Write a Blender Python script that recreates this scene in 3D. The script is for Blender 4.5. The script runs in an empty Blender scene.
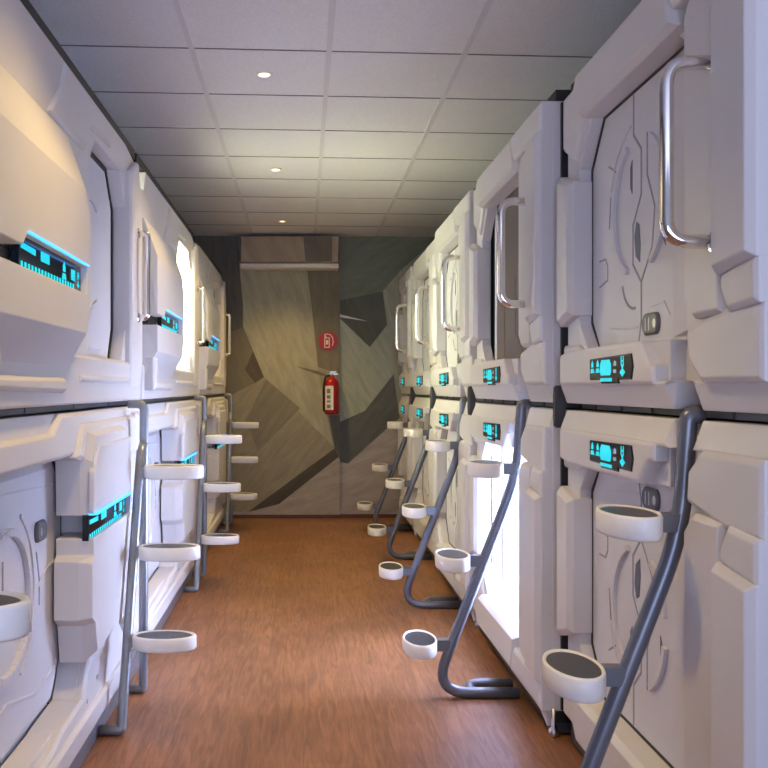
import bpy, bmesh, math, random
from mathutils import Vector, Matrix
random.seed(4)
PI = math.pi
scene = bpy.context.scene
COL = scene.collection

# ------------------------------------------------------------------ materials
def srgb(r, g, b):
    def f(c):
        c /= 255.0
        return c / 12.92 if c <= 0.04045 else ((c + 0.055) / 1.055) ** 2.4
    return (f(r), f(g), f(b), 1.0)

def material(name, color, rough=0.5, metal=0.0, emit=None, strength=0.0, noise=0.0, nscale=40.0, bump=0.0, coat=0.0, spec=0.5):
    m = bpy.data.materials.new(name)
    m.use_nodes = True
    nt = m.node_tree
    b = nt.nodes['Principled BSDF']
    b.inputs['Base Color'].default_value = color
    b.inputs['Roughness'].default_value = rough
    b.inputs['Metallic'].default_value = metal
    b.inputs['Coat Weight'].default_value = coat
    b.inputs['Specular IOR Level'].default_value = spec
    if emit:
        b.inputs['Emission Color'].default_value = emit
        b.inputs['Emission Strength'].default_value = strength
    if noise or bump:
        tc = nt.nodes.new('ShaderNodeTexCoord')
        nz = nt.nodes.new('ShaderNodeTexNoise')
        nz.inputs['Scale'].default_value = nscale
        nz.inputs['Detail'].default_value = 4
        nt.links.new(tc.outputs['Object'], nz.inputs['Vector'])
        if noise:
            mx = nt.nodes.new('ShaderNodeMixRGB')
            mx.blend_type = 'MULTIPLY'
            mx.inputs['Fac'].default_value = noise
            mx.inputs['Color1'].default_value = color
            cr = nt.nodes.new('ShaderNodeValToRGB')
            cr.color_ramp.elements[0].position = 0.35
            cr.color_ramp.elements[0].color = (0.45, 0.45, 0.45, 1)
            cr.color_ramp.elements[1].position = 0.65
            cr.color_ramp.elements[1].color = (1, 1, 1, 1)
            nt.links.new(nz.outputs['Fac'], cr.inputs['Fac'])
            nt.links.new(cr.outputs['Color'], mx.inputs['Color2'])
            nt.links.new(mx.outputs['Color'], b.inputs['Base Color'])
        if bump:
            bp = nt.nodes.new('ShaderNodeBump')
            bp.inputs['Strength'].default_value = bump
            bp.inputs['Distance'].default_value = 0.004
            nt.links.new(nz.outputs['Fac'], bp.inputs['Height'])
            nt.links.new(bp.outputs['Normal'], b.inputs['Normal'])
    return m

def wood_floor():
    m = bpy.data.materials.new('wood_vinyl'); m.use_nodes = True
    nt = m.node_tree; N = nt.nodes; L = nt.links
    b = N['Principled BSDF']
    tc = N.new('ShaderNodeTexCoord')
    mp = N.new('ShaderNodeMapping'); mp.inputs['Rotation'].default_value = (0, 0, PI / 2)
    L.new(tc.outputs['Object'], mp.inputs['Vector'])
    br = N.new('ShaderNodeTexBrick')
    br.inputs['Scale'].default_value = 1.0
    br.inputs['Brick Width'].default_value = 1.2
    br.inputs['Row Height'].default_value = 0.155
    br.inputs['Mortar Size'].default_value = 0.0012
    br.inputs['Mortar Smooth'].default_value = 0.3
    br.inputs['Color1'].default_value = srgb(152, 106, 72)
    br.inputs['Color2'].default_value = srgb(144, 98, 65)
    br.inputs['Mortar'].default_value = srgb(126, 84, 54)
    L.new(mp.outputs['Vector'], br.inputs['Vector'])
    m2 = N.new('ShaderNodeMapping'); m2.inputs['Scale'].default_value = (26, 2.4, 1)
    L.new(tc.outputs['Object'], m2.inputs['Vector'])
    nz = N.new('ShaderNodeTexNoise'); nz.inputs['Scale'].default_value = 1.6; nz.inputs['Detail'].default_value = 7
    nz.inputs['Distortion'].default_value = 1.3
    L.new(m2.outputs['Vector'], nz.inputs['Vector'])
    cr = N.new('ShaderNodeValToRGB')
    cr.color_ramp.elements[0].position = 0.32; cr.color_ramp.elements[0].color = (0.52, 0.46, 0.43, 1)
    cr.color_ramp.elements[1].position = 0.66; cr.color_ramp.elements[1].color = (1.15, 1.12, 1.1, 1)
    L.new(nz.outputs['Fac'], cr.inputs['Fac'])
    mx = N.new('ShaderNodeMixRGB'); mx.blend_type = 'MULTIPLY'; mx.inputs['Fac'].default_value = 0.75
    L.new(br.outputs['Color'], mx.inputs['Color1']); L.new(cr.outputs['Color'], mx.inputs['Color2'])
    n2 = N.new('ShaderNodeTexNoise'); n2.inputs['Scale'].default_value = 2.6; n2.inputs['Detail'].default_value = 5
    L.new(tc.outputs['Object'], n2.inputs['Vector'])
    c2 = N.new('ShaderNodeValToRGB')
    c2.color_ramp.elements[0].position = 0.36; c2.color_ramp.elements[0].color = (0.72, 0.70, 0.68, 1)
    c2.color_ramp.elements[1].position = 0.6; c2.color_ramp.elements[1].color = (1, 1, 1, 1)
    L.new(n2.outputs['Fac'], c2.inputs['Fac'])
    m3 = N.new('ShaderNodeMixRGB'); m3.blend_type = 'MULTIPLY'; m3.inputs['Fac'].default_value = 0.8
    L.new(mx.outputs['Color'], m3.inputs['Color1']); L.new(c2.outputs['Color'], m3.inputs['Color2'])
    L.new(m3.outputs['Color'], b.inputs['Base Color'])
    b.inputs['Roughness'].default_value = 0.46
    bp = N.new('ShaderNodeBump'); bp.inputs['Strength'].default_value = 0.12; bp.inputs['Distance'].default_value = 0.002
    L.new(nz.outputs['Fac'], bp.inputs['Height']); L.new(bp.outputs['Normal'], b.inputs['Normal'])
    return m

def mural_mat(name, rgb, ang):
    """a printed concrete look: brushed streaks along one direction"""
    m = bpy.data.materials.new(name); m.use_nodes = True
    nt = m.node_tree; N = nt.nodes; L = nt.links
    b = N['Principled BSDF']; b.inputs['Roughness'].default_value = 0.75
    rgb = [min(235, c * 1.2 + 16 + d) for c, d in zip(rgb, (0, 0, 0))]
    tc = N.new('ShaderNodeTexCoord')
    mr = N.new('ShaderNodeMapping'); mr.inputs['Rotation'].default_value = (0, ang, 0)
    L.new(tc.outputs['Object'], mr.inputs['Vector'])
    mp = N.new('ShaderNodeMapping'); mp.inputs['Scale'].default_value = (11, 1, 2.4)
    L.new(mr.outputs['Vector'], mp.inputs['Vector'])
    nz = N.new('ShaderNodeTexNoise'); nz.inputs['Scale'].default_value = 1.5; nz.inputs['Detail'].default_value = 7
    nz.inputs['Roughness'].default_value = 0.62; nz.inputs['Distortion'].default_value = 0.7
    L.new(mp.outputs['Vector'], nz.inputs['Vector'])
    cr = N.new('ShaderNodeValToRGB')
    cr.color_ramp.elements[0].position = 0.3; cr.color_ramp.elements[0].color = (0.80, 0.795, 0.785, 1)
    cr.color_ramp.elements[1].position = 0.7; cr.color_ramp.elements[1].color = (1.12, 1.115, 1.10, 1)
    L.new(nz.outputs['Fac'], cr.inputs['Fac'])
    mx = N.new('ShaderNodeMixRGB'); mx.blend_type = 'MULTIPLY'; mx.inputs['Fac'].default_value = 1.0
    mx.inputs['Color1'].default_value = srgb(*rgb)
    L.new(cr.outputs['Color'], mx.inputs['Color2'])
    L.new(mx.outputs['Color'], b.inputs['Base Color'])
    return m

M = {}
M['white'] = material('white_pod_plastic', srgb(210, 207, 207), 0.42, noise=0.05, nscale=3.0)
M['door'] = material('white_door_plastic', srgb(208, 207, 212), 0.45, noise=0.05, nscale=3.0)
M['groove_shade'] = material('grey_groove_shade', srgb(150, 148, 160), 0.6, noise=0.2)
M['slot'] = material('dark_grey_slot', srgb(96, 100, 118), 0.5, noise=0.2)
M['charcoal'] = material('charcoal_shell', srgb(34, 35, 38), 0.6, noise=0.2)
M['rail'] = material('dark_rail', srgb(72, 74, 80), 0.4, metal=0.3, noise=0.3)
M['black'] = material('black_plastic', srgb(18, 18, 20), 0.5, noise=0.1)
M['hub'] = material('hub_plastic', srgb(50, 50, 55), 0.5, noise=0.1)
M['chrome'] = material('chrome', (0.86, 0.83, 0.80, 1), 0.09, metal=1.0, noise=0.05)
M['tube'] = material('grey_painted_tube', srgb(112, 116, 126), 0.32, metal=0.45, noise=0.08)
M['tube_l'] = material('silver_painted_tube', srgb(136, 139, 146), 0.32, metal=0.45, noise=0.08)
M['rim'] = material('white_step_plastic', srgb(232, 229, 224), 0.4, noise=0.05)
M['pad'] = material('dark_rubber_pad', srgb(58, 60, 66), 0.32, noise=0.25, nscale=90, bump=0.2)
M['button'] = material('grey_button', srgb(96, 98, 102), 0.4, noise=0.1)
M['screen'] = material('black_screen_glass', srgb(12, 26, 42), 0.12, noise=0.1)
CY = (0.0, 0.60, 0.70, 1)
M['icon'] = material('cyan_icon_light', (0.0, 0.35, 0.42, 1), 0.5, emit=CY, strength=0.85, noise=0.02)
M['icon_dim'] = material('dim_icon_light', (0.2, 0.25, 0.35, 1), 0.5, emit=(0.25, 0.35, 0.5, 1), strength=0.45, noise=0.02)
M['led'] = material('blue_led_light', (0.0, 0.2, 0.5, 1), 0.5, emit=(0.03, 0.30, 1.0, 1), strength=3.0, noise=0.02)
M['glow_cool'] = material('cool_glow_panel', (0.9, 0.9, 0.9, 1), 0.5, emit=(0.52, 0.64, 1.0, 1), strength=42.0, noise=0.02)
M['glow_warm'] = material('white_glow_panel', (0.9, 0.9, 0.9, 1), 0.5, emit=(0.98, 1.0, 0.62, 1), strength=20.0, noise=0.02)
M['liner'] = material('white_liner', srgb(232, 232, 236), 0.6, noise=0.04)
M['blind'] = material('taupe_blind', srgb(100, 88, 88), 0.7, noise=0.12, nscale=6)
M['mattress'] = material('mattress_fabric', srgb(232, 232, 236), 0.85, noise=0.1, nscale=60)
M['downlight'] = material('downlight_lens', (1, 0.9, 0.7, 1), 0.4, emit=(1.0, 0.80, 0.46, 1), strength=2.4, noise=0.02)
M['lightring'] = material('white_light_ring', srgb(225, 222, 214), 0.5, noise=0.05)
M['red'] = material('red_enamel', srgb(168, 16, 30), 0.25, noise=0.06, coat=0.4)
M['redsign'] = material('red_sign_plastic', srgb(168, 18, 22), 0.45, noise=0.06)
M['cream'] = material('cream_print', srgb(240, 214, 190), 0.5, noise=0.04)
M['paper'] = material('white_label', srgb(226, 222, 214), 0.6, noise=0.1)
M['ink'] = material('label_ink', srgb(70, 66, 70), 0.6, noise=0.1)
M['steel'] = material('brushed_steel', (0.62, 0.61, 0.6, 1), 0.3, metal=1.0, noise=0.2)
M['floor'] = wood_floor()
M['skirt'] = material('brown_skirting', srgb(104, 62, 36), 0.5, noise=0.3, nscale=20)
M['tile'] = material('mineral_ceiling_tile', srgb(232, 230, 232), 0.9, noise=0.22, nscale=150, bump=0.3)
M['tee'] = material('grey_ceiling_tee', srgb(212, 210, 212), 0.6, noise=0.05)
M['joint_shade'] = material('tile_shadow_joint', srgb(105, 103, 106), 0.8, noise=0.1)
M['plaster'] = material('grey_plaster', srgb(120, 116, 110), 0.9, noise=0.2, nscale=8)

# ------------------------------------------------------------------ mesh helpers
class MB:
    """collects shapes into ONE mesh; xf maps local (a, v, w) style tuples to object space"""
    def __init__(self, xf=None):
        self.bm = bmesh.new(); self.xf = xf or (lambda p: p); self.mats = []; self.mi = 0
    def mat(self, m):
        if m not in self.mats: self.mats.append(m)
        self.mi = self.mats.index(m); return self
    def V(self, p): return self.bm.verts.new(self.xf(p))
    def F(self, vs, smooth=False):
        try:
            f = self.bm.faces.new(vs); f.material_index = self.mi; f.smooth = smooth; return f
        except ValueError:
            return None
    def loft(self, levels):
        """levels: [(poly, w)], same vertex count; polys are (a, v) lists"""
        rings = [[self.V((a, v, w)) for a, v in poly] for poly, w in levels]
        n = len(rings[0])
        self.F(rings[0]); self.F(rings[-1])
        for r0, r1 in zip(rings, rings[1:]):
            for i in range(n):
                self.F([r0[i], r0[(i + 1) % n], r1[(i + 1) % n], r1[i]])
        return self
    def plate(self, poly, w0, w1, ch=0.008, dep=None):
        dep = ch if dep is None else dep
        if ch <= 0: return self.loft([(poly, w0), (poly, w1)])
        return self.loft([(poly, w0), (poly, w1 - dep), (inset(poly, ch), w1)])
    def rect(self, a0, a1, v0, v1, w0, w1, ch=0.0, dep=None):
        return self.plate([(a0, v0), (a1, v0), (a1, v1), (a0, v1)], w0, w1, ch, dep)
    def strip(self, pts, width, w0, w1):
        l, r = [], []
        n = len(pts)
        for i in range(n):
            p = Vector(pts[i])
            d0 = (Vector(pts[i]) - Vector(pts[i - 1])).normalized() if i else None
            d1 = (Vector(pts[i + 1]) - Vector(pts[i])).normalized() if i < n - 1 else None
            d0 = d0 or d1; d1 = d1 or d0
            t = (d0 + d1).normalized(); nrm = Vector((-t.y, t.x))
            k = width / 2 / max(0.4, nrm.dot(Vector((-d1.y, d1.x))))
            l.append(p + nrm * k); r.append(p - nrm * k)
        for i in range(n - 1):
            q = [r[i], r[i + 1], l[i + 1], l[i]]
            self.loft([([tuple(x) for x in q], w0), ([tuple(x) for x in q], w1)])
        return self
    def arc(self, c, r, d0, d1, width, w0, w1, n=20):
        pts = [(c[0] + r * math.cos(math.radians(d0 + (d1 - d0) * i / n)), c[1] + r * math.sin(math.radians(d0 + (d1 - d0) * i / n))) for i in range(n + 1)]
        return self.strip(pts, width, w0, w1)
    def disc(self, c, rx, ry, w0, w1, n=24, ch=0.0):
        return self.plate([(c[0] + rx * math.cos(2 * PI * i / n), c[1] + ry * math.sin(2 * PI * i / n)) for i in range(n)], w0, w1, ch)
    def box(self, x0, x1, y0, y1, z0, z1):
        v = [self.V((x, y, z)) for z in (z0, z1) for y in (y0, y1) for x in (x0, x1)]
        for q in ((0, 1, 3, 2), (4, 5, 7, 6), (0, 1, 5, 4), (2, 3, 7, 6), (0, 2, 6, 4), (1, 3, 7, 5)):
            self.F([v[i] for i in q])
        return self
    def tube(self, pts, r, fillet=0.0, n=14):
        path = fillet_path([Vector(p) for p in pts], fillet)
        m = len(path); rings = []
        t0 = (path[1] - path[0]).normalized()
        ref = Vector((0, 0, 1)) if abs(t0.z) < 0.9 else Vector((1, 0, 0))
        u = t0.cross(ref).normalized()
        for i, p in enumerate(path):
            t = (path[min(i + 1, m - 1)] - path[max(i - 1, 0)]).normalized()
            u = (u - t * u.dot(t)).normalized(); w = t.cross(u)
            rings.append([self.V(p + (u * math.cos(2 * PI * k / n) + w * math.sin(2 * PI * k / n)) * r) for k in range(n)])
        for a, b in zip(rings, rings[1:]):
            for k in range(n): self.F([a[k], a[(k + 1) % n], b[(k + 1) % n], b[k]], True)
        self.F(rings[0]); self.F(rings[-1])
        return self
    def lathe(self, prof, c, n=28, axis='z', sx=1.0, sy=1.0):
        rings = []
        for r, h in prof:
            ring = []
            for k in range(n):
                t = 2 * PI * k / n; x, y = r * math.cos(t) * sx, r * math.sin(t) * sy
                p = (c[0] + x, c[1] + y, c[2] + h) if axis == 'z' else (c[0] + x, c[1] + h, c[2] + y)
                ring.append(self.V(p))
            rings.append(ring)
        for a, b in zip(rings, rings[1:]):
            for k in range(n): self.F([a[k], a[(k + 1) % n], b[(k + 1) % n], b[k]], True)
        self.F(rings[0]); self.F(rings[-1])
        return self
    def build(self, name, mat=None, parent=None, loc=None, bevel=0.0):
        bmesh.ops.recalc_face_normals(self.bm, faces=self.bm.faces)
        me = bpy.data.meshes.new(name); self.bm.to_mesh(me); self.bm.free()
        for m in (self.mats or [mat]): me.materials.append(M[m] if isinstance(m, str) else m)
        o = bpy.data.objects.new(name, me); COL.objects.link(o)
        if parent: o.parent = parent
        if loc: o.location = loc
        if bevel:
            md = o.modifiers.new('edge', 'BEVEL'); md.width = bevel; md.segments = 2
            md.limit_method = 'ANGLE'; md.angle_limit = math.radians(28)
        return o

def inset(poly, d):
    area = sum(poly[i][0] * poly[(i + 1) % len(poly)][1] - poly[(i + 1) % len(poly)][0] * poly[i][1] for i in range(len(poly)))
    s = 1 if area > 0 else -1
    out = []; n = len(poly)
    for i in range(n):
        p = Vector(poly[i]); e0 = (p - Vector(poly[i - 1])).normalized(); e1 = (Vector(poly[(i + 1) % n]) - p).normalized()
        n0 = Vector((-e0.y, e0.x)) * s; n1 = Vector((-e1.y, e1.x)) * s
        b = n0 + n1
        k = d / max(0.25, 1 + n0.dot(n1))
        q = p + b * k; out.append((q.x, q.y))
    return out

def fillet_path(p, f):
    if not isinstance(f, (list, tuple)) and f <= 0: return p
    fs = f if isinstance(f, (list, tuple)) else [f] * len(p)
    out = [p[0]]
    for i in range(1, len(p) - 1):
        a = (p[i - 1] - p[i]); b = (p[i + 1] - p[i])
        d = min(fs[i], a.length * 0.48, b.length * 0.48)
        s = p[i] + a.normalized() * d; e = p[i] + b.normalized() * d
        for k in range(9):
            t = k / 8
            out.append(s * (1 - t) ** 2 + p[i] * 2 * t * (1 - t) + e * t * t)
    out.append(p[-1]); return out

def thing(name, label, cat, loc, rz=0.0, group=None):
    o = bpy.data.objects.new(name, None); COL.objects.link(o)
    o.location = loc; o.rotation_euler = (0, 0, rz); o.empty_display_size = 0.1
    return tag(o, label, cat, group)
def tag(o, label, cat, group=None):
    o['label'] = label; o['category'] = cat
    if group: o['group'] = group
    return o
def struct(o, label=None):
    o['kind'] = 'structure'
    if label: o['label'] = label
    return o
def copy_tree(o, parent=None, skip=()):
    c = o.copy(); COL.objects.link(c)
    if parent: c.parent = parent
    for ch in list(o.children):
        if ch.name.split('.')[0] in skip: continue
        copy_tree(ch, c, skip)
    return c

# ------------------------------------------------------------------ camera
cam = bpy.data.cameras.new('camera'); co = bpy.data.objects.new('camera', cam); COL.objects.link(co)
co.location = (0, 0, 1.25); co.rotation_euler = (PI / 2, 0, 0)
cam.sensor_width = 36; cam.lens = 900 / 768 * 36
cam.shift_x = 81 / 768; cam.shift_y = 4 / 768
cam.clip_start = 0.02
scene.camera = co
scene.cycles.diffuse_bounces = 8

# ------------------------------------------------------------------ setting
WB = 8.64; H = 2.71
struct(MB().box(-2.05, 3.2, -2.5, WB + 0.2, -0.1, 0).build('floor', 'floor'), 'reddish brown wood plank floor')
cl = struct(MB().box(-2.05, 3.2, -2.5, WB + 0.2, H, H + 0.1).build('ceiling', 'tile'), 'suspended ceiling of pale speckled mineral tiles')
mt = MB(); ct = MB()
for k in range(-3, 6):
    x = 0.113 + 0.592 * k
    if x < 3.2: mt.box(x - 0.012, x + 0.012, -2.5, WB, H - 0.005, H)
mt.build('main_tee', 'tee', cl)
SH = 0.06
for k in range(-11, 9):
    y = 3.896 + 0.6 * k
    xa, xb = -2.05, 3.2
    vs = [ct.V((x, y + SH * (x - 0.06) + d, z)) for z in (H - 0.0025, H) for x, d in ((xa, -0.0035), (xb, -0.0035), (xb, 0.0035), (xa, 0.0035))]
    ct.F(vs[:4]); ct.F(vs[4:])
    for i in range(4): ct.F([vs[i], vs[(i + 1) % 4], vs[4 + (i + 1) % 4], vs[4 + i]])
ct.build('cross_joint_shade', 'joint_shade', cl)  # dark strips drawn as the shadow lines along the tile joints
XS = 0.355
wb = MB().box(-2.05, XS, WB, WB + 0.2, 0, H).box(XS, 3.2, WB + 0.035, WB + 0.2, 0, H)
wall_back = struct(wb.build('wall_back', 'plaster'), 'end wall papered with a mural of grey concrete shards')
struct(MB().box(-2.15, -2.05, -2.5, WB + 0.2, 0, H).build('wall_left', 'plaster'))
struct(MB().box(3.2, 3.3, -2.5, WB + 0.2, 0, H).build('wall_right', 'plaster'))
struct(MB().box(-0.9, XS, WB - 0.012, WB - 0.0005, 0, 0.035).box(XS, 1.4, WB + 0.021, WB + 0.0345, 0, 0.035).build('baseboard_back', 'skirt'), 'thin reddish brown skirting along the end wall')

# mural: outlines in centimetre-like print units (one unit = 9.6 mm), origin as on the print sheet
def mp_(x, y): return ((x - 303) * 0.0096, 1.25 + (388 - y) * 0.0096)
MUR = [
 ('L', (100, 95, 80), 0.25, [(196, 236), (340, 236), (340, 519), (196, 519)]),
 ('L', (70, 68, 62), 0.1, [(196, 236), (238, 236), (240, 270), (246, 315), (243, 327), (196, 345)]),
 ('L', (88, 82, 68), 0.3, [(196, 345), (243, 327), (254, 352), (245, 370), (255, 383), (233, 394), (196, 420)]),
 ('L', (126, 122, 104), 0.35, [(239, 262), (306, 262), (312, 310), (318, 366), (333, 446), (264, 377), (243, 326), (243, 305)]),
 ('L', (88, 82, 66), 0.1, [(306, 262), (340, 262), (340, 374), (318, 367), (312, 310)]),
 ('L', (112, 108, 92), 0.3, [(318, 367), (340, 374), (340, 452), (333, 446)]),
 ('L', (62, 57, 49), 0.5, [(253, 351), (264, 377), (255, 383), (245, 370)]),
 ('L', (112, 106, 90), -0.7, [(264, 377), (333, 446), (335, 449), (278, 490), (248, 512), (230, 512), (233, 394), (255, 383)]),
 ('L', (96, 91, 78), -0.6, [(266, 379), (300, 408), (258, 452), (246, 420)]),
 ('L', (54, 51, 45), -0.9, [(248, 512), (335, 448), (340, 446), (340, 456), (279, 504)]),
 ('L', (128, 121, 113), -1.2, [(196, 519), (196, 510), (248, 512), (279, 504), (340, 456), (340, 519)]),
 ('L', (74, 72, 66), 0.0, [(329, 415), (340, 415), (340, 460), (335, 450)]),
 ('L', (80, 74, 62), 0.0, [(295, 366), (318, 371), (336, 379), (316, 374)]),
 ('R', (88, 92, 82), -1.1, [(340, 236), (440, 236), (440, 230), (400, 271), (383, 291), (340, 300)]),
 ('R', (64, 66, 60), 0.4, [(340, 300), (383, 291), (388, 324), (370, 347), (340, 318)]),
 ('R', (196, 198, 186), 0.0, [(340, 314), (368, 321), (340, 317)]),
 ('R', (124, 128, 117), 0.5, [(340, 318), (370, 347), (388, 324), (394, 374), (365, 411), (340, 422)]),
 ('R', (66, 69, 68), -0.7, [(340, 422), (365, 411), (394, 374), (400, 418), (388, 428), (348, 464), (340, 462)]),
 ('R', (124, 124, 112), 0.2, [(383, 291), (400, 271), (440, 228), (440, 420), (400, 418), (394, 374)]),
 ('R', (128, 122, 119), -1.2, [(340, 462), (348, 464), (388, 428), (400, 418), (440, 420), (440, 519), (340, 519)]),
]
mu = MB()
for i, (side, rgb, ang, pts) in enumerate(MUR):
    mm = mural_mat('mural_print_%d' % i, rgb, ang)
    mu.mat(mm)
    y0 = WB if side == 'L' else WB + 0.035
    y = y0 - 0.0005 - 0.0003 * i
    vs = [mu.V((min(mp_(*p)[0], XS) if side == 'L' else max(mp_(*p)[0], XS), y, max(0.0, min(H, mp_(*p)[1])))) for p in pts]
    mu.F(vs)
bm_ = mu.bm
me = bpy.data.meshes.new('mural')
for f in bm_.faces:
    f.normal_update()
    if f.normal.y > 0: f.normal_flip()
bm_.to_mesh(me); bm_.free()
for m in mu.mats: me.materials.append(m)
mo = bpy.data.objects.new('mural', me); COL.objects.link(mo); mo.parent = wall_back

# ------------------------------------------------------------------ icons on the displays
def icon_person(b, a, v, s, w, d):   # small figure: pointed top over a bar
    b.plate([(a - s * .5, v), (a + s * .5, v), (a + s * .5, v + s * .55), (a, v + s * 1.1), (a - s * .5, v + s * .55)], w, w + 0.0012, 0)
    b.plate([(a - s * .9, v - s * .85), (a + s * .9, v - s * .85), (a + s * .6, v - s * .2), (a - s * .6, v - s * .2)], w, w + 0.0012, 0)
def icon_h(b, a, v, s, w):
    for da in (-.4, .25): b.rect(a + s * da, a + s * (da + .2), v, v + s, w, w + 0.0012)
    b.rect(a - s * .25, a + s * .3, v + s * .4, v + s * .6, w, w + 0.0012)
def icon_fan(b, a, v, s, w):
    b.plate([(a - s * .5, v), (a, v - s * .3), (a + s * .5, v), (a, v + s * .3)], w, w + 0.0012, 0)
    b.rect(a - s * .16, a + s * .16, v + s * .3, v + s * .5, w, w + 0.0012)

def pod_xf(side):
    # pod-local frame: x along the row, y outwards into the corridor, z up
    if side == 'R': return lambda p: (p[0], p[2] * 0.65 if p[2] > 0 else p[2], p[1])
    return lambda p: (-p[0], p[2], p[1])

def frame_ring(b, W, v0, v1, o, corners, w0, w1, lowgap=None):
    """front frame around an opening o=(a0,a1,va,vb), with corner fillers"""
    a0, a1, va, vb = o
    b.rect(0.022, a0, v0, v1, w0, w1, 0); b.rect(a1, W - 0.022, v0, v1, w0, w1, 0)
    b.rect(a0, a1, vb, v1, w0, w1, 0)
    if lowgap:      # shallow bay beside the column where the ladder stands
        b.rect(lowgap[0], lowgap[1], v0, va, -0.03, 0.0, 0); b.rect(lowgap[1], a1, v0, va, w0, w1, 0)
    else: b.rect(a0, a1, v0, va, w0, w1, 0)
    for tri in corners: b.loft([(tri, w0), (tri, w1)])

# ------------------------------------------------------------------ right-hand pods (1.45 m wide fronts)
RW = 1.45
def right_pod(upper):
    s = 1 if upper else -1
    xf0 = pod_xf('R'); xf = lambda p: xf0((p[0], s * p[1], p[2]))
    name = 'sleeping_pod'
    root = thing(name, 'x', 'sleeping pod', (0, 0, 0))
    # charcoal shell: five panels behind the front
    b = MB(xf)
    D = -2.05
    b.rect(0.018, RW - 0.018, 0.012, 0.035, D, -0.03); b.rect(0.018, RW - 0.018, 1.085, 1.112, D, -0.03)
    b.rect(0.018, 0.04, 0.035, 1.085, D, -0.03); b.rect(RW - 0.04, RW - 0.018, 0.035, 1.085, D, -0.03)
    b.rect(0.04, RW - 0.04, 0.035, 1.085, D, D + 0.02)
    b.build('shell', 'charcoal', root)
    # front frame
    b = MB(xf)
    op = (0.39, 1.29, 0.18, 0.935)
    cn = [[(1.29, 0.935), (1.29, 0.79), (1.16, 0.935)], [(1.29, 0.18), (1.20, 0.18), (1.29, 0.27)],
          [(0.39, 0.935), (0.39, 0.86), (0.50, 0.935)]]
    frame_ring(b, RW, 0.045, 1.085, op, cn, -0.004, 0.062, lowgap=(0.39, 0.545))
    # far column: thin ends and a thick middle block
    b.plate([(1.280, 0.30), (1.432, 0.27), (1.432, 0.80), (1.280, 0.75)], 0.0, 0.130, 0.018, 0.03)
    b.plate([(1.19, 0.06), (1.43, 0.06), (1.43, 0.205), (1.27, 0.20), (1.21, 0.175)], 0.05, 0.088, 0.012)
    b.plate([(1.20, 0.94), (1.30, 0.82), (1.435, 0.89), (1.435, 1.075), (1.20, 1.075)], 0.05, 0.09, 0.014)
    # top beam with the swollen middle
    b.plate([(0.42, 0.930), (1.17, 0.930), (1.26, 1.00), (1.19, 1.085), (0.48, 1.085)], 0.0, 0.135, 0.016, 0.03)
    b.plate([(0.0235, 0.975), (0.44, 0.975), (0.50, 1.086), (0.0235, 1.086)], -0.01, 0.135, 0.016)
    # sill panel that carries the display, stepping down towards the near side
    for q in ([(0.03, 0.003), (0.375, 0.003), (0.405, 0.075), (0.03, 0.075)], [(0.505, 0.003), (1.42, 0.003), (1.42, 0.075), (0.475, 0.075)]):
        lip = [(q[0][0] + .006, 0.066), (q[1][0] - .006, 0.066), (q[2][0] - .006, 0.074), (q[3][0] + .006, 0.074)]
        b.loft([(q, -0.02), (q, 0.05 if q[0][0] < .1 else 0.07), (lip, 0.075 if q[0][0] < .1 else 0.108)])
    b.plate([(0.56, 0.064), (1.40, 0.064), (1.40, 0.17), (1.30, 0.182), (0.66, 0.182), (0.60, 0.12), (0.56, 0.115)], 0.0, 0.122, 0.010)
    b.plate([(0.025, 0.068), (0.30, 0.068), (0.37, 0.12), (0.38, 0.195), (0.18, 0.23), (0.025, 0.23)], -0.01, 0.112, 0.012)
    # near column blocks
    b.plate([(0.03, 0.20), (0.34, 0.20), (0.388, 0.25), (0.388, 0.90), (0.34, 0.99), (0.03, 0.99)], 0.05, 0.085, 0.012)
    b.plate([(0.19, 0.215), (0.335, 0.215), (0.382, 0.26), (0.382, 0.93), (0.34, 0.975), (0.19, 0.975)], 0.0, 0.122, 0.012, 0.02)
    b.plate([(0.024, 0.315), (0.20, 0.30), (0.20, 0.985), (0.024, 0.985)], -0.01, 0.155, 0.016, 0.03)
    b.plate([(0.0245, 0.225), (0.15, 0.215), (0.185, 0.27), (0.185, 0.30), (0.0245, 0.325)], -0.01, 0.130, 0.012)
    b.build('front_frame', 'white', root, bevel=0.003)
    # dark edge seals towards the neighbours and the rail under the front
    b = MB(xf)
    b.rect(0.001, 0.018, 0.02, 1.075, -0.06, 0.02); b.build('edge_seal', 'black', root)
    b = MB(xf); b.rect(RW - 0.018, RW - 0.001, 0.02, 1.075, -0.06, 0.02); b.build('edge_seal', 'black', root)
    b = MB(xf); b.rect(0.02, RW - 0.02, 1.088, 1.125, -0.12, 0.045); b.build('top_seal', 'black', root)
    if upper:
        b = MB(xf)
        b.rect(0.03, RW - 0.03, -0.016, 0.011, -0.06, -0.008)
        for k in range(6): b.rect(0.06 + 0.24 * k, 0.14 + 0.24 * k, -0.015, 0.002, -0.008, -0.002, 0.001)
        b.build('seam_rail', 'rail', root)
    # door with pressed swirl
    b = MB(xf)
    b.plate([(0.37, 0.165), (1.31, 0.165), (1.31, 0.95), (0.37, 0.95)], -0.028, 0.0, 0.0)
    c = (0.86, 0.585)
    b.arc(c, 0.20, -66, 66, 0.020, 0, 0.018); b.arc(c, 0.20, 118, 170, 0.020, 0, 0.018); b.arc(c, 0.20, 192, 240, 0.020, 0, 0.018)
    b.arc(c, 0.255, 20, 75, 0.008, 0, 0.005)
    b.loft([([(0.40, 0.19), (0.62, 0.19), (0.62, 0.92), (0.40, 0.92)], 0.0), ([(0.40, 0.20), (0.50, 0.20), (0.50, 0.91), (0.40, 0.91)], 0.026)])
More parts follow.
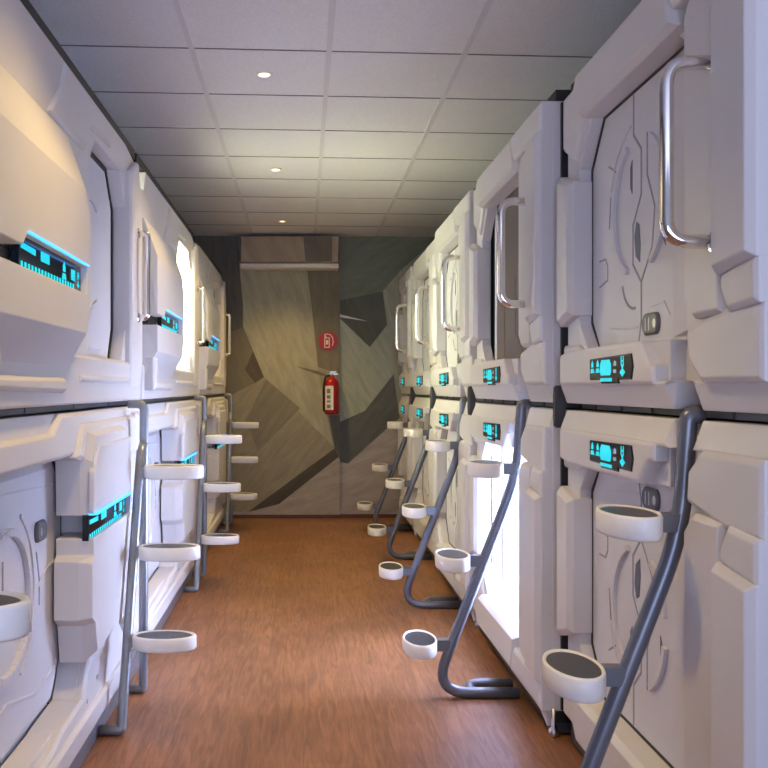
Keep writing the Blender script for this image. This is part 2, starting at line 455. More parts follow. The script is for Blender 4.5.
    b.strip([(1.10, 0.245), (0.98, 0.235), (0.87, 0.232)], 0.006, 0, 0.004)
    b.strip([(0.77, 0.285), (0.68, 0.29), (0.64, 0.25)], 0.006, 0, 0.004)
    d = b.build('door_panel', 'door', root, bevel=0.002)
    b = MB(xf); b.strip([(1.21, 0.186), (1.282, 0.275), (1.282, 0.785), (1.155, 0.928), (0.55, 0.928)], 0.013, 0, 0.004); b.build('door_seal', 'black', d)
    def groove_shade(pts, width=0.008, h=0.0022, parent=d):  # thin grey strips painted as the shade in the door's pressed lines
        b = MB(xf); b.strip(pts, width, 0, h); b.build('groove_shade', 'groove_shade', parent)
    groove_shade([(.905, .93), (.905, .80), (.845, .745), (.845, .615), (.91, .535), (.91, .42), (.845, .36), (.845, .25), (.87, .17)])
    groove_shade([(.842, .365), (.765, .45), (.745, .56), (.80, .66), (.80, .78)], 0.007)
    groove_shade([(1.10, .66), (1.115, .56)], 0.007); groove_shade([(1.02, .71), (1.12, .76)], 0.006)
    groove_shade([(1.21, .47), (1.15, .47), (1.13, .445), (1.13, .40), (1.21, .385)], 0.006)
    groove_shade([(0.90 + 0.10 * math.cos(math.radians(t)), 0.39 + 0.10 * math.sin(math.radians(t))) for t in range(-95, -5, 10)], 0.008, 0.003)
    for q in ([(.855, .42), (.885, .44), (.895, .50), (.88, .54), (.86, .53), (.85, .47)], [(.915, .63), (.93, .65), (.93, .71), (.915, .73)],
              [(.69, .63), (.705, .60), (.705, .67), (.69, .69)], [(.67, .44), (.685, .46), (.69, .55), (.675, .53)]):
        b = MB(xf); b.plate(q, 0, 0.003, 0); b.build('slot_inlay', 'slot', d)
    vb = 0.235
    pill = lambda hw, hh, n=8: [(0.765 + sx * (hw - hh * .8) + hh * .8 * math.cos(t), vb + hh * math.sin(t)) for sx, st in ((1, -PI / 2), (-1, PI / 2)) for t in [st + PI * i / n for i in range(n + 1)]]
    b = MB(xf); b.plate(pill(0.060, 0.031), 0, 0.014, 0.006)
    lb = b.build('latch_button', 'button', d)
    b = MB(xf); b.disc((0.728, vb), 0.010, 0.013, 0.0135, 0.0155); b.build('button_mark', 'steel', lb)
    for q in (0.765, 0.79):
        b = MB(xf); b.rect(q, q + 0.004, vb - 0.018, vb + 0.018, 0.0135, 0.015); b.build('button_mark', 'steel', lb)
    # display (never mirrored)
    sv = 0.115 if upper else -0.118
    xd = lambda p: xf0((p[0], p[1] + sv, p[2]))
    b = MB(xd)
    b.plate([(0.70, -0.036), (0.80, -0.036), (0.80, -0.046), (0.95, -0.046), (0.955, -0.036), (1.055, -0.034), (1.055, 0.030), (0.70, 0.036), (0.688, 0.0)], 0.112, 0.128, 0.004)
    ds = b.build('display_panel', 'screen', root)
    w = 0.128
    def icon(draw, name='lit_icon', m='icon'):
        b = MB(xd); draw(b); b.build(name, m, ds)
    icon(lambda b: icon_person(b, 1.025, 0.004, 0.020, w, 0)); icon(lambda b: icon_person(b, 0.975, 0.004, 0.020, w, 0))
    icon(lambda b: b.plate([(0.865, -0.022), (0.945, -0.022), (0.953, -0.012), (0.953, 0.010), (0.94, 0.024), (0.87, 0.024), (0.857, 0.010), (0.857, -0.012)], w, w + 0.0015, 0))
    icon(lambda b: b.rect(0.85, 0.95, -0.040, -0.030, w, w + 0.0015))
    icon(lambda b: icon_h(b, 0.765, 0.004, 0.026, w)); icon(lambda b: icon_fan(b, 0.765, -0.015, 0.042, w))
    icon(lambda b: b.plate([(0.815, 0.004), (0.838, 0.004), (0.83, 0.020), (0.815, 0.016)], w, w + 0.0015, 0), 'dim_icon', 'icon_dim')
    icon(lambda b: b.rect(0.815, 0.838, -0.016, -0.006, w, w + 0.0015), 'dim_icon', 'icon_dim')
    if upper:
        hx = 0.216
        b = MB(lambda p: p)
        b.tube([(hx, 0.078, 0.765), (hx, 0.182, 0.765), (hx, 0.182, 0.375), (hx, 0.078, 0.375)], 0.0155, 0.06, 16)
        hd = b.build('grab_handle', 'chrome', root)
        for hv in (0.765, 0.375):
            b = MB(lambda p: (p[0], p[2], p[1])); b.disc((hx, hv), 0.024, 0.024, 0.074, 0.083, 20, 0.002); b.build('handle_flange', 'chrome', hd)
    else:
        b = MB(xf0)
        z = -1.176
        b.rect(0.03, RW - 0.03, z + 0.012, z + 0.085, -0.4, 0.05)
        b.build('plinth', 'rail', root)
        b = MB(xf0); b.plate([(0.045, z + 0.03), (0.20, z + 0.075), (0.20, z + 0.16), (0.045, z + 0.16)], 0.02, 0.085, 0.004); b.build('foot_plate', 'white', root)
        b = MB(lambda p: (p[0], p[1], p[2]))
        b.lathe([(0.010, z), (0.018, z + 0.006), (0.020, z + 0.016), (0.016, z + 0.028), (0.009, z + 0.034), (0.009, z + 0.10)], (0.026, 0.035, 0), 16)
        b.build('levelling_foot', 'steel', root)
    return root

def open_interior(root, upper, side, W, o, D, glow):
    """white liner, mattress and an added glowing rear panel inside a pod whose door stands open"""
    s = 1 if upper else -1
    xf0 = pod_xf(side); xf = lambda p: xf0((p[0], s * p[1], p[2]))
    b = MB(xf)
    b.rect(0.045, W - 0.045, 0.04, 0.05, D + 0.03, -0.035); b.rect(0.045, W - 0.045, 1.07, 1.08, D + 0.03, -0.035)
    b.rect(0.045, 0.055, 0.05, 1.07, D + 0.03, -0.035); b.rect(W - 0.055, W - 0.045, 0.05, 1.07, D + 0.03, -0.035)
    b.build('liner', 'liner', root)
    b = MB(xf); b.rect(0.06, W - 0.06, 0.055, 1.065, D + 0.025, D + 0.035)
    b.build('rear_glow_panel', glow, root)  # glowing panel added at the rear in place of the pod's ceiling light
    b = MB(xf0)
    z = 0.052 if upper else -1.068
    b.rect(0.07, W - 0.07, z, z + 0.10, D + 0.06, -0.06, 0.0)
    b.build('mattress', 'mattress', root, bevel=0.02)

ZU, ZL = 1.194, 1.176
RX = [0.974, 0.935, 0.947, 0.987, 0.992]
RY = [1.745, 3.205, 4.665, 6.125, 7.585]
RS = [1, 1, 1, 1, 0.722]
pu = right_pod(True); pl = right_pod(False)
RU = ['large white upper sleeping pod on the right nearest the camera, with big chrome handle',
      'white upper sleeping pod on the right with open doorway showing a taupe blind',
      'white upper pod on the right, just beyond the one with open taupe doorway',
      'upper pod on the right, second from the end wall',
      'upper pod on the right, touching the mural end wall']
RL = ['large white lower sleeping pod on the right nearest the camera, behind the nearest ladder',
      'white lower sleeping pod on the right with brightly lit open doorway',
      'white lower pod on the right, just beyond the brightly lit open pod',
      'lower pod on the right, second from the end wall',
      'lower pod on the right, touching the mural end wall']
for up, proto, labs, z in ((True, pu, RU, ZU), (False, pl, RL, ZL)):
    for i in range(5):
        skip = ('door_panel',) if i == 1 else ()
        o = copy_tree(proto, None, skip)
        o.location = (RX[i], RY[i], z); o.rotation_euler = (0, 0, PI / 2); o.scale = (RS[i], 1, 1)
        tag(o, labs[i], 'sleeping pod', 'right hand row of white capsule pods')
        if i == 1:
            xf = pod_xf('R')
            if up:
                b = MB(xf); b.rect(0.30, 1.19, 0.10, 1.0, -0.028, -0.012)
                b.strip([(0.62, 0.18), (0.80, 0.30), (0.80, 0.55)], 0.004, -0.012, -0.010)
                b.strip([(1.02, 0.20), (1.02, 0.92)], 0.004, -0.012, -0.010)
                b.build('blind', 'blind', o)
                b = MB(xf); b.rect(1.185, 1.212, 0.10, 1.0, -0.030, -0.006, 0.004); b.build('blind_rail', 'liner', o)
                b = MB(xf); b.rect(1.16, 1.40, 0.10, 1.0, -0.056, -0.042); b.build('inner_panel', 'slot', o)
            else:
                open_interior(o, False, 'R', RW, None, -1.2, 'glow_cool')
                b = MB(lambda p: pod_xf('R')((p[0], -p[1], p[2])))
                b.rect(1.13, 1.20, 0.17, 0.95, -0.06, -0.03, 0.006); b.build('sliding_door_edge', 'door', o)
def remove_tree(o):
    for ch in list(o.children): remove_tree(ch)
    bpy.data.objects.remove(o, do_unlink=True)
remove_tree(pu); remove_tree(pl)

# octagonal dark covers where four right-hand pods meet
hubs = ['nearest the camera, beside the lit open pod', 'third along, beyond the lit open pod', 'second from the end wall', 'nearest the end wall']
hub0 = None
for i in range(4):
    if hub0 is None:
        b = MB(lambda p: (p[0], p[2], p[1]))
        b.plate([(-.012, -.075), (.012, -.075), (.021, -.035), (.021, .035), (.012, .075), (-.012, .075), (-.021, .035), (-.021, -.035)], 0.0, 0.036, 0.008)
        hub0 = h = b.build('joint_cover', 'hub')
    else:
        h = hub0.copy(); COL.objects.link(h)
    h.location = (RX[i] - 0.046, RY[i + 1] - 0.005, 1.184); h.rotation_euler = (0, 0, PI / 2)
    tag(h, 'black octagonal joint cover between right pods, ' + hubs[i], 'joint cover', 'joint covers of the right row')

# ------------------------------------------------------------------ left-hand pods (2.2 m wide fronts)
LW = 2.2
def display_left(b_xf, root, a0, a1, vc, w):
    b = MB(b_xf); b.rect(a0 - 0.002, a1 + 0.002, vc - 0.040, vc + 0.044, w - 0.02, w)
    ds = b.build('display_panel', 'screen', root)
    L = a1 - a0
    def icon(draw, name='lit_icon'):
        b = MB(b_xf); draw(b); b.build(name, 'icon', ds)
    icon(lambda b: b.plate([(a0 + L * .02, vc + .012), (a0 + L * .22, vc + .008), (a0 + L * .22, vc + .024), (a0 + L * .02, vc + .026)], w, w + .0015, 0))
    icon(lambda b: b.rect(a0 + L * .30, a0 + L * .43, vc + .002, vc + .028, w, w + .0015))
    icon(lambda b: icon_person(b, a0 + L * .68, vc + .004, 0.026, w, 0))
    icon(lambda b: b.rect(a0 + L * .81, a0 + L * .88, vc - .010, vc + .022, w, w + .0015))
    icon(lambda b: icon_h(b, a0 + L * .945, vc + .0, 0.022, w)); icon(lambda b: icon_fan(b, a0 + L * .945, vc - .018, 0.026, w))
    for k in range(18):
        q = a0 + L * (0.02 + 0.048 * k)
        icon(lambda b: b.rect(q, q + L * .022, vc - .036, vc - .020, w, w + .0015), 'level_tick')
    b = MB(b_xf); b.rect(a0, a1, vc + 0.0445, vc + 0.0485, w, w + 0.028)
    b.build('light_strip', 'led', ds)

def shell_left(xf, root):
    b = MB(xf); D = -1.15
    b.rect(0.018, LW - 0.018, 0.012, 0.035, D, -0.03); b.rect(0.018, LW - 0.018, 1.085, 1.112, D, -0.03)
    b.rect(0.018, 0.04, 0.035, 1.085, D, -0.03); b.rect(LW - 0.04, LW - 0.018, 0.035, 1.085, D, -0.03)
    b.rect(0.04, LW - 0.04, 0.035, 1.085, D, D + 0.02)
    b.build('shell', 'charcoal', root)
    b = MB(xf)
    b.rect(0.001, 0.018, 0.02, 1.11, -0.06, 0.02); b.build('edge_seal', 'black', root)
    b = MB(xf); b.rect(LW - 0.018, LW - 0.001, 0.02, 1.11, -0.06, 0.02); b.build('edge_seal', 'black', root)
    b = MB(xf); b.rect(0.02, LW - 0.02, 1.088, 1.130, -0.12, 0.040); b.build('top_seal', 'black', root)

def left_upper():
    xf = pod_xf('L')
    root = thing('sleeping_pod', 'x', 'sleeping pod', (0, 0, 0))
    shell_left(xf, root)
    b = MB(xf)
    # front frame, cut back at its upper outer corners
    for q in ([(0.022, 0.045), (1.27, 0.045), (1.27, 1.085), (0.20, 1.085), (0.15, 0.985), (0.022, 0.975)],
              [(1.925, 0.045), (2.178, 0.045), (2.178, 0.93), (2.10, 1.06), (1.925, 1.085)],
              [(1.27, 0.95), (1.925, 0.95), (1.925, 1.085), (1.27, 1.085)], [(1.27, 0.045), (1.925, 0.045), (1.925, 0.17), (1.27, 0.17)],
              [(1.925, 0.95), (1.80, 0.95), (1.925, 0.80)], [(1.925, 0.17), (1.925, 0.32), (1.82, 0.17)], [(1.27, 0.95), (1.27, 0.85), (1.36, 0.95)]):
        b.plate(q, -0.03, 0.050, 0)
    # far column
    b.plate([(1.912, 0.13), (1.94, 0.06), (2.12, 0.06), (2.172, 0.18), (2.172, 0.84), (2.12, 0.95), (2.08, 1.05), (1.93, 0.98), (1.912, 0.90)], 0.0, 0.078, 0.010)
    # upper plate with a raised near half ending in a short bright step
    b.plate([(0.74, 0.865), (1.18, 0.865), (1.26, 0.965), (1.60, 0.985), (1.68, 1.075), (0.93, 1.075), (0.88, 0.985)], 0.045, 0.062, 0.010)
    # large near panel with a long slot for the display
    C = [(.06, .225), (.90, .225), (.96, .31), (.96, .60), (.90, .665), (.06, .665), (.06, .400), (.27, .400), (.305, .432), (.918, .432), (.918, .348), (.06, .348)]
    Cb = [(.04, .11), (.92, .11), (.99, .25), (.99, .75), (.92, .85), (.04, .85)] + C[6:]
    Cm = [(.045, .118), (.918, .118), (.983, .255), (.983, .742), (.915, .84), (.045, .84)] + C[6:]
    b.loft([(Cb, 0.03), (Cm, 0.068), (C, 0.130)])
    b.plate([(0.05, 0.045), (0.10, 0.045), (0.16, 0.12), (0.13, 0.20), (0.05, 0.20)], 0.05, 0.120, 0.010)
    # sill with two long pressed strips
    b.loft([([(0.03, 0.003), (2.17, 0.003), (2.17, 0.165), (0.03, 0.165)], -0.02),
            ([(0.03, 0.003), (2.17, 0.003), (2.17, 0.165), (0.03, 0.165)], 0.060),
            ([(0.04, 0.010), (2.16, 0.010), (2.16, 0.155), (0.04, 0.155)], 0.070)])
    b.plate([(0.05, 0.052), (0.84, 0.040), (0.88, 0.060), (0.84, 0.088), (0.05, 0.088)], 0.065, 0.085, 0.012)
    b.plate([(1.05, 0.075), (1.88, 0.075), (1.88, 0.10), (1.05, 0.10)], 0.065, 0.080, 0.009)
    b.build('front_frame', 'white', root, bevel=0.003)
    b = MB(xf); b.rect(0.065, 0.305, 0.352, 0.396, 0.05, 0.085)
    b.build('slot_backing', 'black', root)
    b = MB(xf); b.rect(0.002, LW - 0.002, -0.0165, 0.002, -0.06, 0.030)
    for k in range(4): b.rect(0.06 + 0.53 * k, 0.58 + 0.53 * k, -0.0155, 0.001, 0.030, 0.036, 0.001)
    b.build('seam_rail', 'rail', root)
    display_left(xf, root, 0.308, 0.915, 0.389, 0.108)
    # door
    b = MB(xf); b.rect(1.00, 1.94, 0.155, 0.965, -0.032, -0.004)
    b.plate([(1.10, 0.20), (1.66, 0.20), (1.82, 0.30), (1.82, 0.82), (1.70, 0.92), (1.10, 0.92)], -0.004, 0.006, 0.008)
    b.arc((1.46, 0.56), 0.20, 60, 150, 0.016, 0.004, 0.014); b.arc((1.46, 0.56), 0.20, 210, 300, 0.016, 0.004, 0.014)
    d = b.build('door_panel', 'door', root, bevel=0.002)
    b = MB(xf); b.strip([(1.82, 0.18), (1.885, 0.30), (1.885, 0.80), (1.765, 0.94), (1.40, 0.94)], 0.018, -0.004, 0.002)
    b.build('door_seal', 'black', d)
    b = MB(lambda p: (-p[0], p[1], p[2])); hx = 2.06
    b.tube([(hx, 0.076, 0.735), (hx, 0.118, 0.735), (hx, 0.118, 0.365), (hx, 0.076, 0.365)], 0.0145, 0.04, 16)
    hd = b.build('grab_handle', 'chrome', root)
    for hv in (0.735, 0.365):
        b = MB(xf); b.disc((hx, hv), 0.023, 0.023, 0.074, 0.082, 20, 0.002); b.build('handle_flange', 'chrome', hd)
    return root

def left_lower():
    xf0 = pod_xf('L'); xf = lambda p: xf0((p[0], -p[1], p[2]))
    root = thing('sleeping_pod', 'x', 'sleeping pod', (0, 0, 0))
    shell_left(xf, root)
    b = MB(xf)
    op = (0.20, 1.20, 0.145, 0.965)
    cn = [[(1.20, 0.965), (1.20, 0.80), (1.08, 0.965)], [(1.20, 0.145), (1.10, 0.145), (1.20, 0.21)], [(0.20, 0.145), (0.30, 0.145), (0.20, 0.25)], [(0.20, 0.965), (0.20, 0.82), (0.32, 0.965)]]
    frame_ring(b, LW, 0.004, 1.085, op, cn, -0.03, 0.045)
    # stepped top beam
    b.plate([(0.03, 0.060), (0.77, 0.060), (0.86, 0.004), (2.17, 0.004), (2.17, 0.145), (0.03, 0.145)], 0.0, 0.066, 0.012)
    b.plate([(0.985, 0.150), (1.075, 0.045), (2.14, 0.040), (2.14, 0.20), (1.14, 0.20), (1.10, 0.175)], 0.0, 0.086, 0.013)
    # far panel with the display slot, cut through on its near face
    P = [(1.065, .17), (1.10, .085), (1.62, .085), (1.70, .16), (1.70, .70), (1.58, .80), (1.12, .80), (1.09, .70), (1.045, .675), (1.045, .50), (1.065, .475), (1.065, .420), (1.675, .420), (1.675, .345), (1.065, .345)]
    Pb = [(1.055, .15), (1.08, .06), (1.64, .06), (1.73, .14), (1.73, .73), (1.60, .84), (1.11, .84), (1.08, .71), (1.038, .682), (1.038, .492)] + P[10:]
    b.loft([(Pb, -0.01), (Pb, 0.07), (P, 0.115)])
    b.plate([(1.05, .20), (1.14, .115), (1.66, .115), (1.66, .33), (1.05, .33)], 0.10, 0.1215, 0.006)
    # far column
    b.plate([(1.82, 0.15), (2.17, 0.10), (2.17, 1.0), (1.95, 1.0), (1.82, 0.90)], 0.04, 0.078, 0.014)
    b.plate([(1.95, 0.03), (2.12, 0.03), (2.172, 0.12), (2.172, 0.25), (2.02, 0.25)], 0.05, 0.098, 0.014)
    # lower rim sweeping up into the column foot
    b.plate([(1.09, .955), (1.205, .80), (1.68, .84), (1.78, 1.075), (0.03, 1.075), (0.03, .985), (.72, .985), (.84, .962)], -0.03, 0.075, 0.010)
    b.plate([(0.05, 1.005), (1.80, 1.005), (1.80, 1.085), (0.05, 1.085)], 0.06, 0.092, 0.010)
    b.build('front_frame', 'white', root, bevel=0.003)
    for q in (1.14, 1.28):
        b = MB(xf); b.disc((q, 0.978 - (q - 1.14) * .25), 0.008, 0.008, 0.074, 0.078, 12); b.build('bolt', 'steel', root)
    display_left(lambda p: xf0((p[0], p[1] - 0.387, p[2])), root, 1.062, 1.672, 0.0, 0.098)
    # door with round pressed swirl
    b = MB(xf); b.rect(0.18, 1.22, 0.13, 0.98, -0.058, -0.040)
    b.plate([(0.22, 0.16), (1.08, 0.16), (1.18, 0.26), (1.18, 0.80), (1.06, 0.95), (0.22, 0.95)], -0.04, -0.02, 0.024, 0.012)
    c = (0.585, 0.525)
    b.arc(c, 0.20, 0, 360, 0.022, -0.021, -0.004, 40); b.arc(c, 0.265, -60, 60, 0.012, -0.021, -0.014); b.arc(c, 0.265, 130, 235, 0.012, -0.021, -0.014)
    b.strip([(0.85, .555), (0.98, .50), (1.14, .49)], 0.008, -0.021, -0.015)
    b.strip([(0.24, .86), (0.60, .80), (0.86, .86), (1.10, .84)], 0.010, -0.021, -0.015)
    b.strip([(0.24, .22), (0.60, .22), (1.06, .24)], 0.006, -0.021, -0.017)
    d = b.build('door_panel', 'door', root, bevel=0.002)
    b = MB(xf); b.strip([(0.49, .66), (0.49, .56), (0.57, .50), (0.57, .40)], 0.010, -0.021, -0.018); b.build('groove_shade', 'groove_shade', d)  # grey strip coloured as shade in the pressed line, likewise the next
    b = MB(xf); b.strip([(0.88, .43), (0.91, .52), (0.91, .60)], 0.008, -0.021, -0.018); b.build('groove_shade', 'groove_shade', d)
    b = MB(xf); b.strip([(1.06, .958), (1.192, .80), (1.192, .24), (1.09, .152), (0.50, .152)], 0.012, -0.041, -0.030); b.build('door_seal', 'slot', d)
    pill = [(0.91 + sx * 0.03 + 0.022 * math.cos(t), 0.37 + 0.032 * math.sin(t)) for sx, st in ((1, -PI / 2), (-1, PI / 2)) for t in [st + PI * i / 8 for i in range(9)]]
    b = MB(xf); b.plate(pill, -0.021, -0.007, 0.006); lb = b.build('latch_button', 'button', d)
    b = MB(xf); b.disc((0.89, 0.37), 0.009, 0.014, -0.0075, -0.0055); b.build('button_mark', 'steel', lb)
    b = MB(xf0); z = -1.176
    b.rect(0.03, LW - 0.03, z + 0.001, z + 0.085, -0.3, 0.066)
    b.build('plinth', 'tube_l', root)
    return root

LX = -0.80; LY = [1.885, 4.09, 6.295]
lu = left_upper(); ll = left_lower()
LU = ['large cream upper pod on the left nearest the camera, with long blue display',
      'white upper sleeping pod on the left with glowing white open doorway',
      'white upper sleeping pod on the left, nearest the end wall']
LL = ['large white lower pod on the left nearest the camera, with round pressed door',
      'white lower sleeping pod on the left, below the pod with the glowing doorway',
      'white lower sleeping pod on the left, nearest the end wall']
for up, proto, labs, z in ((True, lu, LU, ZU), (False, ll, LL, ZL)):
    for i in range(3):
        o = copy_tree(proto, None, ('door_panel',) if (up and i == 1) else ())
        o.location = (LX, LY[i], z); o.rotation_euler = (0, 0, -PI / 2)
        tag(o, labs[i], 'sleeping pod', 'left hand row of white capsule pods')
        if up and i == 1: open_interior(o, True, 'L', LW, None, -1.1, 'glow_warm')
remove_tree(lu); remove_tree(ll)

# ------------------------------------------------------------------ ladders
def oval_step(root, c, hx, hy, h=0.056):
    """white oval tray with a dark rubber pad"""
    b = MB(); n = 36
    prof = [(0.955, -h / 2), (1.0, -h / 2 + 0.006), (1.0, h / 2 - 0.006), (0.965, h / 2), (0.90, h / 2), (0.87, h / 2 - 0.007)]
    b.lathe(prof, c, n, 'z', hx, hy)
    st = b.build('step', 'rim', root)
    b = MB(); b.lathe([(0.865, h / 2 - 0.0075), (0.865, h / 2 - 0.004), (0.84, h / 2 - 0.003)], c, n, 'z', hx, hy)
    b.build('tread_pad', 'pad', st)

def right_ladder():
    # local: x = towards the pods, y = along the row, origin on the floor below the seam end
    root = thing('pod_ladder', 'x', 'ladder', (0, 0, 0))
    R = 0.0215
    b = MB(); b.tube([(0.008, 0, 1.184), (-0.026, 0, 1.184), (-0.045, 0, 0.90), (-0.385, 0, R), (-0.037, 0, R)], R, [0, .045, .12, .15, 0], 16)
    b.build('post', 'tube', root)
    b = MB(); b.tube([(-0.24, 0, R), (-0.215, 0.12, R), (-0.037, 0.12, R)], R * 0.92, 0.10, 14)
    b.build('foot', 'tube', root)
    for z in (0.925, 0.555, 0.215):
        tx = -0.045 - max(0, 0.90 - z) * (0.34 / 0.8785)
        oval_step(root, (tx - 0.127, 0, z), 0.068, 0.126)
        b = MB(); b.box(tx - 0.068, tx - 0.008, -0.020, 0.020, z - 0.022, z + 0.022)
        b.build('step_bracket', 'tube', root)
    return root
RLX = [0.960, 0.908, 0.935, 0.975, 0.980]
RLYs = [2.18, 3.63, 5.10, 6.555, 7.90]
RLAB = ['grey tube ladder with oval steps on the right nearest the camera, running off the bottom',
        'grey tube ladder standing before the brightly lit open pod on the right',
        'grey tube ladder on the right, next beyond the brightly lit open pod',
        'grey tube ladder on the right, second from the end wall',
        'grey tube ladder on the right, closest to the end wall']
rl = right_ladder()
for i in range(5):
    o = rl if i == 0 else copy_tree(rl)
    o.location = (RLX[i], RLYs[i], 0)
    tag(o, RLAB[i], 'ladder', 'ladders along the right row')

def left_ladder():
    # local: x = into the corridor, y = along the row, origin on the floor at the far post
    root = thing('pod_ladder', 'x', 'ladder', (0, 0, 0))
    R = 0.0185
    b = MB(); b.tube([(-0.066, 0.02, 1.184), (0.0, 0.02, 1.184), (0.0, 0.0, R), (-0.076, 0.0, R)], R, [0, 0.03, 0.012, 0], 14)
    b.build('post', 'tube_l', root)
    b = MB(); b.tube([(0.0, 0.0, 1.02), (0.0, -0.06, 0.98), (0.0, -0.45, R), (-0.076, -0.45, R)], R, [0, 0.03, 0.012, 0], 14)
    b.build('leaning_post', 'tube_l', root)
    for z in (0.915, 0.615, 0.305):
        y = -0.06 - (0.98 - z) * 0.39 / 0.96
        oval_step(root, (0.138, y, z), 0.120, 0.068, 0.052)
        b = MB(); b.box(0.008, 0.03, y - 0.016, y + 0.016, z - 0.018, z + 0.018)
        b.build('step_bracket', 'tube_l', root)
    return root
LLAB = ['silver tube ladder on the left nearest the camera, one step showing at the left edge',
        'silver tube ladder with oval steps before the near left pods, lit blue by the display',
        'silver tube ladder on the left below the glowing open pod',
        'silver tube ladder on the left closest to the end wall']
lld = left_ladder()
for i, y in enumerate((1.40, 3.69, 5.96, 8.18)):
    o = lld if i == 0 else copy_tree(lld)
    o.location = (-0.655, y, 0)
    tag(o, LLAB[i], 'ladder', 'ladders along the left row')

# ------------------------------------------------------------------ things on the end wall
ac = thing('air_conditioner', 'wall mounted air conditioner clad in mural print below the ceiling', 'air conditioner', (-0.127, WB - 0.0005, 2.375))
b = MB(lambda p: (p[0], -p[2], p[1]))
b.loft([([(-.462, .045), (.462, .045), (.462, .305), (-.462, .305)], 0.0), ([(-.462, .045), (.462, .045), (.462, .305), (-.462, .305)], 0.17), ([(-.455, .06), (.455, .06), (.455, .295), (-.455, .295)], 0.2)])
b.build('body', mural_mat('air_conditioner_print', (124, 110, 94), 0.5), ac)
b = MB(lambda p: (p[0], -p[2], p[1]))
b.loft([([(-.462, 0), (.462, 0), (.462, .043), (-.462, .043)], 0.0), ([(-.462, 0), (.462, 0), (.462, .043), (-.462, .043)], 0.19), ([(-.458, .006), (.458, .006), (.458, .040), (-.458, .040)], 0.205)])
b.build('outlet_flap', 'paper', ac)
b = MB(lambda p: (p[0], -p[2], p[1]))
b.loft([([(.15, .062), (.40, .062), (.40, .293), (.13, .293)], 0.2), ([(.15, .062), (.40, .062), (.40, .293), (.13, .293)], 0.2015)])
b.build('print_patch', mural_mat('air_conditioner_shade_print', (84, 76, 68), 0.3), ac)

sg = thing('fire_sign', 'round red fire extinguisher sign on the end wall', 'sign', (0.24, WB - 0.006, 1.702))
b = MB(lambda p: (p[0], -p[2], p[1])); b.disc((0, 0), 0.092, 0.092, 0, 0.004, 36, 0.001)
b.build('plate', 'redsign', sg)
b = MB(lambda p: (p[0], -p[2], p[1])); w0, w1 = 0.004, 0.0052
b.strip([(-.032, -.062), (-.032, .022), (-.012, .030), (.012, .030), (.012, -.062), (-.038, -.062)], 0.009, w0, w1)
b.strip([(-.032, .050), (-.012, .066), (.020, .060), (.044, .030), (.050, -.010), (.040, -.048)], 0.009, w0, w1)
b.strip([(-.032, .050), (-.010, .030)], 0.009, w0, w1); b.rect(-.022, .002, -.035, .008, w0, w1); b.rect(-.036, -.022, .03, .066, w0, w1)
b.build('pictogram', 'cream', sg)

ex = thing('fire_extinguisher', 'red fire extinguisher with white label hanging on the end wall', 'fire extinguisher', (0.272, WB - 0.082, 1.0))
b = MB(); b.lathe([(.060, 0), (.068, .004), (.071, .02), (.071, .285), (.062, .318), (.040, .340), (.022, .348), (.022, .36)], (0, 0, 0), 28)
b.build('cylinder', 'red', ex)
b = MB(); b.lathe([(.016, .36), (.016, .395), (.010, .40)], (0, 0, 0), 14); b.box(-.02, .06, -.012, .012, .378, .388); b.box(-.015, .045, -.010, .010, .400, .408)
b.build('valve', 'steel', ex)
b = MB(); b.tube([(-.014, 0, .375), (-.060, -.02, .36), (-.078, -.03, .25), (-.074, -.02, .03)], 0.009, 0.04, 10); b.build('hose', 'black', ex)
b = MB(); n = 10
for k in range(n):
    t0, t1 = math.radians(-150 + 72 * k / n), math.radians(-150 + 72 * (k + 1) / n); r = 0.0722
    b.F([b.V((r * math.cos(t), r * math.sin(t), z)) for t, z in ((t0, .045), (t1, .045), (t1, .27), (t0, .27))])
lab = b.build('paper_label', 'paper', ex)
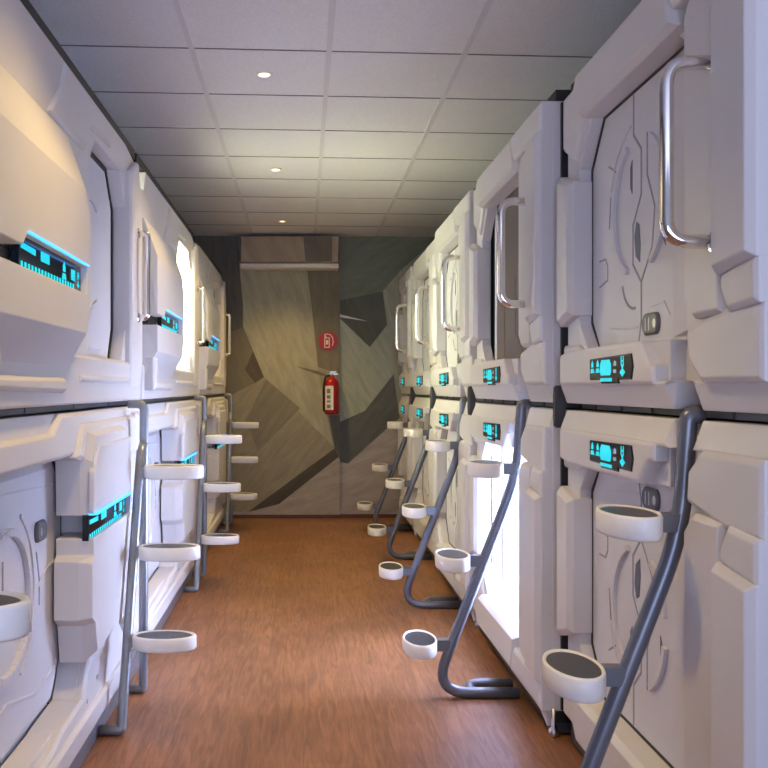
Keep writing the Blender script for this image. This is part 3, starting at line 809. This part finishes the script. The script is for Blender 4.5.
for z0, z1 in ((.20, .25), (.15, .19), (.115, .14), (.06, .10)):
    b = MB()
    for k in range(3, 7):
        t0, t1 = math.radians(-150 + 72 * k / n), math.radians(-150 + 72 * (k + .8) / n); r = 0.0728
        b.F([b.V((r * math.cos(t), r * math.sin(t), z)) for t, z in ((t0, z0), (t1, z0), (t1, z1 - .008), (t0, z1 - .008))])
    b.build('label_print', 'ink', lab)
b = MB(); b.box(-.03, .03, .070, .081, .10, .34); b.box(-.07, .07, .062, .072, .20, .225); b.build('wall_bracket', 'black', ex)

# ------------------------------------------------------------------ downlights
DL = ['recessed warm downlight above the near pods, just out of the top of view', 'recessed warm downlight in the ceiling nearest the camera, largest in view', 'recessed warm downlight in the ceiling, middle of the three in view', 'recessed warm downlight in the ceiling closest to the end wall']
for i, y in enumerate((2.35, 4.18, 6.0, 7.86)):
    t = thing('downlight', DL[i], 'ceiling light', (-0.18, y, H - 0.001), 0, 'ceiling downlights')
    b = MB(); b.lathe([(.026, -.005), (.038, -.004), (.040, 0), (.024, 0)], (0, 0, 0), 28); b.build('trim_ring', 'lightring', t)
    b = MB(); b.lathe([(.018, -.0075), (.025, -.0065), (.025, -.0005)], (0, 0, 0), 24); b.build('lens', 'downlight', t)
    l = bpy.data.lights.new('downlight_lamp', 'SPOT'); l.energy = 92 if i == 0 else 80; l.color = (1.0, 0.69, 0.22)
    l.spot_size = math.radians(108); l.spot_blend = 1.0; l.shadow_soft_size = 0.045
    lo = bpy.data.objects.new('downlight_lamp', l); COL.objects.link(lo); lo.parent = t; lo.location = (0, 0, -0.03)

# cool fill light added behind the viewer, tilted up to brighten the ceiling
l = bpy.data.lights.new('cool_fill', 'AREA'); l.shape = 'RECTANGLE'; l.size = 3.6; l.size_y = 1.6; l.energy = 165; l.color = (0.60, 0.68, 1.0)
lo = bpy.data.objects.new('cool_fill', l); COL.objects.link(lo); lo.location = (0.4, -2.4, 1.0); lo.rotation_euler = (PI / 2 + 0.95, 0, 0)

w = bpy.data.worlds.new('world'); scene.world = w; w.use_nodes = True
bg = w.node_tree.nodes['Background']; bg.inputs['Color'].default_value = (0.58, 0.66, 0.95, 1); bg.inputs['Strength'].default_value = 0.45

vs_ = scene.view_settings
vs_.view_transform = 'Standard'; vs_.look = 'None'; vs_.exposure = 0.1; vs_.gamma = 1.0; vs_.use_curve_mapping = False
